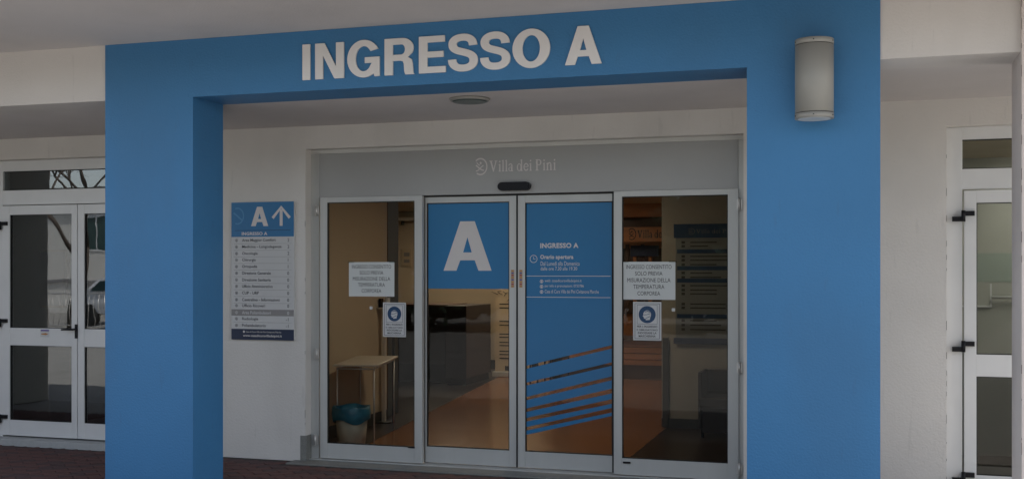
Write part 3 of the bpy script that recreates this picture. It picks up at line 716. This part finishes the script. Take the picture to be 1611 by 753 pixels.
# lit ceiling lamps; the warm hall panels are added unseen to brighten the interior
def ceil_lamp(x, y, sx_, sy_, m, label, z=IC):
    t = thing('ceiling_lamp', label, 'ceiling lamp', (x, y, z), 'lit ceiling lamps indoors')
    box('diffuser', m, t, x - sx_ / 2, x + sx_ / 2, y - sy_ / 2, y + sy_ / 2, z - .03, z - .002)
    for q in [(x - sx_ / 2 - .02, x - sx_ / 2, y - sy_ / 2, y + sy_ / 2, z - .035, z - .001), (x + sx_ / 2, x + sx_ / 2 + .02, y - sy_ / 2, y + sy_ / 2, z - .035, z - .001)]: box('frame', 'signwhite', t, *q)
ceil_lamp(-4.45, 15.0, .6, .6, 'lit', 'warm ceiling panel added unseen over the middle of the hall for brightness')
ceil_lamp(-5.9, 15.9, .6, .6, 'lit', 'warm ceiling panel added unseen over the desk to light the far wall')
ceil_lamp(-3.0, 10.3, .5, .5, 'lit', 'warm ceiling panel added unseen just behind the sliding doors for brightness')
ceil_lamp(1.6, 9.7, .35, .9, 'litw', 'lit white ceiling lamp behind the right white door')
# reception desk
dk = thing('reception_desk', 'dark plum reception desk at the left of the hall seen below the blue film', 'desk', (-6.3, 15, 0))
xr = PX(741, 15)
box('front_panel', 'desk', dk, -8.2, PX(708, 15), 15.0, 15.06, .28, 1.10)
box('plinth', 'black', dk, -8.2, PX(708, 15), 15.12, 15.2, .004, .279)
box('end_panel', 'desk', dk, PX(708, 15), xr, 14.8, 15.9, .10, 1.13, bevel=.01)
box('worktop', 'darkwood', dk, -8.25, PX(708, 15) - .001, 14.93, 15.75, 1.101, 1.14, bevel=.008)
box('foot', 'black', dk, PX(708, 15) + .02, xr - .02, 14.84, 15.86, .004, .099)
# white sheet notice on the far cream wall
fn = thing('wall_poster', 'small pale poster on the cream wall beyond the left side panel', 'poster', (PX(636, 15), 15, 1.7))
box('sheet', 'bannerm', fn, PX(630, 17.4), PX(645, 17.4), 17.47, 17.478, PZ(637, 418, 17.4), PZ(637, 391, 17.4))
box('printed_block', 'signgrey', fn, PX(633, 17.4), PX(642, 17.4), 17.465, 17.469, PZ(637, 403, 17.4), PZ(637, 397, 17.4))
box('printed_block', 'signgrey', fn, PX(633, 17.4), PX(642, 17.4), 17.465, 17.469, PZ(637, 413, 17.4), PZ(637, 408, 17.4))
sh = thing('wall_shelf', 'pale shelf ledge high on the cream wall beyond the left side panel', 'shelf', (PX(625, 15), 17.3, 2.3))
box('board', 'tabletop', sh, PX(612, 17), PX(650, 17), 17.2, 17.499, PZ(630, 346, 17), PZ(630, 341, 17))
box('bracket', 'skirt', sh, PX(616, 17), PX(617.5, 17), 17.4, 17.499, PZ(630, 352, 17), PZ(630, 346.2, 17))
# roll-up banner
rb = thing('rollup_banner', 'pale roll-up banner with lines of print standing beyond the sliding doors', 'banner', (PX(790, 16.3), 16.3, 0))
bX0, bX1 = PX(779, 16.3), PX(779, 16.3) + .85
box('sheet', 'bannerm', rb, bX0, bX1, 16.30, 16.305, .08, 2.0)
box('base', 'alu', rb, bX0 - .02, bX1 + .02, 16.2, 16.4, .004, .08, bevel=.01)
tube('support_pole', 'steel', rb, (bX0 + .42, 16.36, .08), (bX0 + .42, 16.36, 2.0), .012)
lines = []
for i, (v, n) in enumerate([(478, .7), (484, .5), (505, .6), (511, .7), (525, .6), (530, .5), (538, .75), (543, .6), (552, .7), (557, .5), (563, .6)]):
    z = PZ(790, v, 16.3); lines.append((bX0 + .07, bX0 + .07 + .8 * n, 16.297, 16.2995, z - .008, z + .008))
boxes('printed_lines', 'skirt', rb, lines)
for i in range(9):
    pass
bm = bmesh.new()
for i in range(16):
    a0 = (bX0 + .02 + random.random() * .4, 16.296, PZ(790, 470 - random.random() * 16, 16.3))
    a1 = (a0[0] + random.uniform(-.15, .2), 16.296, a0[2] + random.uniform(-.04, .12)); cyl(bm, a0, a1, .006, .003, 5)
done('printed_branches', bm, 'skirt', rb)
boxes('printed_square', 'ink', rb, [(bX0 + .16, bX0 + .26, 16.296, 16.2995, PZ(790, 582, 16.3), PZ(790, 575, 16.3))])
# back reception counter of orange wood
rc = thing('wood_counter', 'orange wooden counter with dark base at the far end of the hall', 'counter', (-3.6, 16.7, 0))
CYF = 16.4; ca0, ca1 = -4.75, XRW
def cz(v): return PZ(1010, v, CYF)
for i, (v0, v1) in enumerate(((536, 545), (546, 555), (556, 565), (566, 574))):
    box('slat', 'wood', rc, ca0, ca1, CYF + .004 * (i % 2), CYF + .6, cz(v1), cz(v0))
box('base', 'darkwood', rc, ca0 + .03, ca1, CYF + .06, CYF + .55, .004, cz(574.5))
box('worktop', 'darkwood', rc, ca0 - .03, ca1, CYF - .05, CYF + .65, cz(535.5), cz(532))
for i, (ua, ub) in enumerate(((835, 849), (867, 887))):
    xa, xb = PX(ua, 15.4), PX(ub, 15.4)
    ac = thing('lobby_chair', ['narrow black chair before the wooden counter, left one seen through the film stripes', 'wider black chair before the wooden counter, right one seen through the film stripes'][i], 'chair', ((xa + xb) / 2, 15.4, 0), 'black chairs in the hall')
    box('seat', 'black', ac, xa, xb, 15.3, 15.75, .36, .44, bevel=.02)
    box('backrest', 'black', ac, xa, xb, 15.76, 15.82, .40, .85, bevel=.02)
    for qx in (xa + .012, xb - .012):
        for qy in (15.33, 15.72): tube('leg', 'black', ac, (qx, qy, .004), (qx, qy, .36), .012, n=8)
    box('front_panel', 'black', ac, xa + .02, xb - .02, 15.36, 15.40, .08, .355)
bs = thing('clinic_name_board', 'wood board coloured orange for its warm light, with dark clinic name above the far counter', 'sign', (-3, 16.5, 2.2))
bv0, bv1 = PZ(1010, 380, 16.5), PZ(1010, 357, 16.5)
box('board', 'wood', bs, PX(935, 16.5), XRW + .0, 16.50, 16.56, bv0, bv1)
villa('ink', bs, PX(987, 16.49), PX(987, 16.49) + (PX(1043, 16.49) - PX(987, 16.49)) * 1.45, PZ(1010, 374, 16.5), PZ(1010, 362, 16.5), 16.497)
box('soffit', 'wood', bs, PX(900, 16.5), XRW, 16.3, 18.5, PZ(1010, 342, 16.5), IC - .001)
box('dark_band', 'darkwood', bs, PX(900, 16.5), XRW, 16.56, 16.62, bv1, PZ(1010, 342, 16.5) - .001)
pnl = thing('blue_wall_panel', 'dark blue panel hanging under the orange name board', 'panel', (-3, 16.9, 2))
box('panel', 'navy', pnl, PX(992, 16.8), PX(1036, 16.8), 16.8, 16.84, PZ(1010, 403, 16.8), PZ(1010, 386, 16.8))
for i in range(4):
    xx = PX(985 + 12 * i, 16.9)
    box('support', 'wood' if i % 2 else 'darkwood', pnl, xx, xx + .05, 16.85, 16.9, 1.1, PZ(1010, 384, 16.8))
box('dark_panel', 'darkwood', iw, PX(978, 18.5), PX(1041, 18.5), 18.52, 18.598, .9, 2.0)
# inner directory
idr = thing('inner_directory', 'large pale directory board with dark blue bands on the right inner wall', 'sign', (-1.3, YR, .9))
IY = YR - .03
ix0, ix1 = PX(1060, IY), -.86
box('board', 'boardgrey', idr, ix0 + .02, ix1, IY, YR - .0005, PZ(1100, 541, IY), PZ(1100, 353, IY))
box('header_band', 'bandblue', idr, ix0, ix1, IY - .004, IY - .0005, PZ(1100, 374, IY), PZ(1100, 352, IY))
villa('grey_ink', idr, PX(1081, IY), PX(1081, IY) + .48, PZ(1100, 367, IY), PZ(1100, 360.5, IY), IY - .0048)
box('footer_band', 'navy', idr, ix0, ix1, IY - .004, IY - .0005, PZ(1100, 541, IY), PZ(1100, 531.5, IY))
for v in (395, 421.5, 441, 497):
    box('section_band', 'bandblue', idr, ix0 + .035, ix1, IY - .003, IY - .0005, PZ(1100, v + 3.2, IY), PZ(1100, v - 3.2, IY))
rl_ = []
for i, (v, n) in enumerate(((381, .3), (387, .2), (403, .5), (409, .45), (416, .3), (429, .25), (436, .35), (449, .5), (456, .3), (462, .3), (478, .4), (484, .4), (504, .3), (511, .35), (518, .4))):
    z = PZ(1100, v, IY)
    rl_.append((ix0 + .17, ix0 + .17 + n * .9, IY - .002, IY - .0005, z - .006, z + .006)); rl_.append((ix0 + .08, ix0 + .115, IY - .002, IY - .0005, z - .013, z + .013))
boxes('printed_lines', 'skirt', idr, rl_)
# chair by the inner wall
ch = thing('waiting_chair', 'dark brown chair against the inner wall beneath the directory board', 'chair', (-1.2, 11.1, 0))
qx0, qx1 = PX(1101, 11), PX(1101, 11) + .52
box('backrest', 'brown', ch, qx0, qx1, 11.30, 11.36, .40, PZ(1120, 582, 11.2), bevel=.02)
box('seat', 'brown', ch, qx0, qx1, 10.85, 11.36 - .0, .30, .40, bevel=.02)
box('front_panel', 'brown', ch, qx0 + .041, qx1 - .01, 10.87, 10.93, .06, .299)
for sx_, sy_ in ((qx0 + .04, 10.9), (qx1 - .04, 10.9), (qx0 + .04, 11.3), (qx1 - .04, 11.3)):
    tube('leg', 'black', ch, (sx_, sy_, .004), (sx_, sy_, .30), .014, n=8)
box('side_panel', 'brown', ch, qx0, qx0 + .04, 10.86, 11.3, .10, PZ(1101, 583, 11), bevel=.01)
# table
tb = thing('side_table', 'small beige table on thin metal legs behind the left side panel', 'table', (-4.5, 10, 0))
TA = R(13.5); tZ = .755; TL, TW = 1.14, .43
def tp(a, b): return (-4.245 - a * math.cos(TA) - b * math.sin(TA), 9.45 - a * math.sin(TA) * .0 + b * math.cos(TA) - a * math.sin(TA) * .9)
bm = bmesh.new(); lo = [bm.verts.new((*tp(a, b), tZ - .017)) for a, b in ((0, 0), (TW, 0), (TW, TL), (0, TL))]; hi = [bm.verts.new((v.co.x, v.co.y, tZ)) for v in lo]
bm.faces.new(lo[::-1]); bm.faces.new(hi)
for k in range(4): bm.faces.new((lo[k], lo[(k + 1) % 4], hi[(k + 1) % 4], hi[k]))
done('table_top', bm, 'tabletop', tb, bevel=.006)
cs = [tp(a, b) for a, b in ((.04, .04), (TW - .04, .04), (TW - .04, TL - .04), (.04, TL - .04))]
for k in range(4):
    tube('rail', 'steel', tb, (*cs[k], tZ - .04), (*cs[(k + 1) % 4], tZ - .04), .007, n=8)
for q in cs: tube('leg', 'steel', tb, (*q, .004), (*q, tZ - .025), .007, .008, n=10)
# waste bin
bxn, byn = -4.435, 9.30
wb = thing('waste_bin', 'ivory waste bin lined with a blue bag under the table', 'bin', (bxn, byn, 0))
tube('bucket', 'bin', wb, (bxn, byn, .004), (bxn, byn, .34), .12, .15, n=28)
bm = bmesh.new(); n = 40; rings = []
for k, (z, r) in enumerate([(.285, .152), (.29, .162), (.33, .168), (.375, .162), (.39, .155), (.385, .146), (.33, .137)]):
    row = []
    for i in range(n):
        a = 2 * math.pi * i / n
        rr_ = r + .008 + .007 * math.sin(5 * a + k) + .004 * math.sin(11 * a + 2 * k); zz = z - (.03 if k < 2 else 0) + (.022 * math.sin(3 * a + 1) if k < 2 else .006 * math.sin(4 * a))
        row.append(bm.verts.new((bxn + rr_ * math.cos(a), byn + rr_ * math.sin(a), zz)))
    rings.append(row)
for k in range(len(rings) - 1):
    for i in range(n):
        f = bm.faces.new((rings[k][i], rings[k][(i + 1) % n], rings[k + 1][(i + 1) % n], rings[k + 1][i])); f.smooth = True
done('liner', bm, 'bag', wb)
# dispenser stand
px_ = PX(604, 10.95)
dsn = thing('dispenser_stand', 'slim pale dispenser stand at the end of the cream wall behind the small table', 'stand', (px_, 10.95, 0))
box('post', 'tabletop', dsn, px_ - .018, px_ + .018, 10.93, 10.97, .02, 1.22)
tube('base', 'skirt', dsn, (px_, 10.95, .004), (px_, 10.95, .02), .085, n=28)
box('shelf', 'tabletop', dsn, px_ - .05, px_ + .09, 10.88, 11.0, 1.2205, 1.235)
tube('bottle', 'signwhite', dsn, (px_ + .05, 10.93, 1.236), (px_ + .05, 10.93, 1.34), .028, n=14)
box('dispenser', 'black', dsn, px_ - .04, px_ - .01, 10.90, 10.96, 1.236, 1.33)
tube('tube_leg', 'skirt', dsn, (px_ + .10, 10.98, .004), (px_ + .10, 10.98, 1.22), .014, n=12)

# ================================================================== WHAT THE LEFT GLASS REFLECTS: the car park behind the camera
hs = thing('white_house', 'white rendered house across the car park reflected in the left glass', 'building', (-30, -20, 0))
HY = -18.0
box('wall', 'house', hs, -44, -17.5, HY - 8, HY, 0, 4.6)
box('roof', 'darkroom', hs, -44.4, -17.1, HY - 8.4, HY + .4, 4.6, 4.75)
for wx in (-40, -36, -32, -27.4, -22.9, -19.8):
    for wz in (2.3,):
        fr = box('window', 'whitealu', hs, wx - .55, wx + .55, HY - .02, HY + .03, wz, wz + 1.4)
        box('pane', 'winglass', fr, wx - .47, wx - .03, HY + .031, HY + .035, wz + .08, wz + 1.32)
        box('pane', 'winglass', fr, wx + .03, wx + .47, HY + .031, HY + .035, wz + .08, wz + 1.32)
box('string_course', 'signgrey', hs, -44, -17.5, HY + .001, HY + .08, 1.15, 1.3)
# parked car (profile lofted across its width)
def car(cx, cy, ang):
    t = thing('parked_car', 'white hatchback parked in the car park reflected in the left glass', 'car', (cx, cy, 0))
    prof = [(-1.95, .35), (-2.0, .62), (-1.9, .95), (-1.55, 1.0), (-1.15, 1.38), (-.6, 1.47), (.35, 1.44), (.95, 1.05), (1.75, .92), (2.02, .70), (2.02, .35)]
    def side(y, inset): return [(x, y, z) for x, z in prof] if not inset else [(x, (y - math.copysign(.14, y)) if z > 1.06 else y, z) for x, z in prof]
    bm = bmesh.new(); A = [bm.verts.new(p) for p in side(.85, 1)]; B = [bm.verts.new(p) for p in side(-.85, 1)]
    bm.faces.new(A); bm.faces.new(B[::-1])
    for i in range(len(A)): bm.faces.new((A[i], B[i], B[(i + 1) % len(A)], A[(i + 1) % len(A)]))
    o = [done('body', bm, 'carpaint', None, bevel=.03)]
    bm = bmesh.new()
    for s in (1, -1):
        vs = [bm.verts.new(p) for p in ((-1.3, .86 * s, 1.03), (-1.0, .76 * s, 1.34), (.3, .76 * s, 1.38), (.85, .86 * s, 1.06))]; bm.faces.new(vs)
    vs = [bm.verts.new(p) for p in ((.42, -.62, 1.44), (.42, .62, 1.44), (.96, .74, 1.09), (.96, -.74, 1.09))]; bm.faces.new(vs)
    bmesh.ops.solidify(bm, geom=bm.faces, thickness=.02)
    o.append(done('window', bm, 'winglass', None))
    for x in (-1.25, 1.3):
        for s in (1, -1):
            o.append(tube('wheel', 'tyre', None, (x, .74 * s, .31), (x, .90 * s, .31), .31, n=24))
    for s in (1, -1): o.append(box('headlight', 'signwhite', None, 1.93, 2.045, .5 * s - .15, .5 * s + .15, .62, .76))
    for q in o:
        q.data.transform(Matrix.Translation((0, 0, 0)) @ Matrix.Rotation(ang, 4, 'Z')); q.parent = t
car(-20.3, -11.0, R(12))
# railing
rg = thing('metal_railing', 'low metal railing with thin bars beside the car park', 'railing', (-20, -7, 0))
for z in (.12, 1.0): tube('rail', 'steel', rg, (-24, -8, z), (-14, -8, z), .018, n=8)
for i in range(61):
    x = -24 + i / 6; tube('bar', 'steel', rg, (x, -8, .12 if i % 12 else 0), (x, -8, 1.0), .008, n=5)
gb = thing('green_bin', 'green wheeled refuse bin by the railing', 'bin', (-19.5, -8.8, 0))
bm = bmesh.new(); cyl(bm, (-19.2, -8.9, .08), (-19.2, -8.9, .85), .42, .50, 4, smooth=False); done('body', bm, 'green', gb, bevel=.02)
box('lid', 'green', gb, -19.58, -18.82, -9.28, -8.52, .851, .92, bevel=.02)
# bare tree
def tree(x, y, h, label, seed):
    rnd = random.Random(seed)
    t = thing('bare_tree', label, 'tree', (x, y, 0)); bt = bmesh.new(); bb = bmesh.new()
    def grow(bm, p, d, L, r, dep):
        q = p + d * L; cyl(bm, p, q, r, r * .72, 7 if dep < 2 else 4)
        if dep >= 7: return
        for k in range(3 if dep in (1, 3) else 2):
            ax = Vector((rnd.uniform(-1, 1), rnd.uniform(-1, 1), rnd.uniform(-.3, .6))).normalized()
            grow(bb, q, (d * .75 + ax * rnd.uniform(.45, .8)).normalized(), L * rnd.uniform(.66, .86), r * .68, dep + 1)
    grow(bt, Vector((x, y, 0)), Vector((.12, 0, 1)).normalized(), h * .28, .10, 0)
    done('trunk', bt, 'bark', t); done('limbs', bb, 'bark', t)
tree(-21.0, -8.6, 7.5, 'bare leafless tree in front of the white house', 3)
tree(-24.5, -13.5, 8.5, 'taller bare tree near the far side of the car park', 5)
# added row of unseen conifers that darkens what the middle doors reflect
def conifer(x, y, h, r, label, seed):
    rnd = random.Random(seed); t = thing('conifer', label, 'tree', (x, y, 0), 'conifers added to darken door reflections')
    tube('trunk', 'bark', t, (x, y, 0), (x, y, h * .9), .2, .05, n=8)
    bm = bmesh.new()
    for i in range(2600):
        f = rnd.random() ** .8; z = .4 + f * (h - .4); rr_ = r * (1 - f) ** .7 * math.sqrt(rnd.uniform(.25, 1)) + .1; a = rnd.uniform(0, 6.283)
        p = Vector((x + rr_ * math.cos(a), y + rr_ * math.sin(a), z)); s = rnd.uniform(.2, .45)
        d1 = Vector((rnd.uniform(-1, 1), rnd.uniform(-1, 1), rnd.uniform(-.5, .5))).normalized() * s; d2 = Vector((rnd.uniform(-1, 1), rnd.uniform(-1, 1), rnd.uniform(-1, 1))).normalized() * s * .7
        bm.faces.new([bm.verts.new(q) for q in (p - d1, p + d2, p + d1, p - d2)])
    me = bpy.data.meshes.new('crown'); bm.to_mesh(me); bm.free(); link('crown', me, 'leaf', t)
words = ['broad', 'narrow', 'leaning', 'dense', 'ragged', 'tall', 'short', 'rounded', 'slender', 'wide']
for i in range(10):
    conifer(-16 + i * 3.3 + random.uniform(-.5, .5), -13 + random.uniform(-1, 1), random.uniform(5, 6.2), random.uniform(2.6, 3.0), words[i] + ' dark conifer in the row added to darken door reflections', 20 + i)
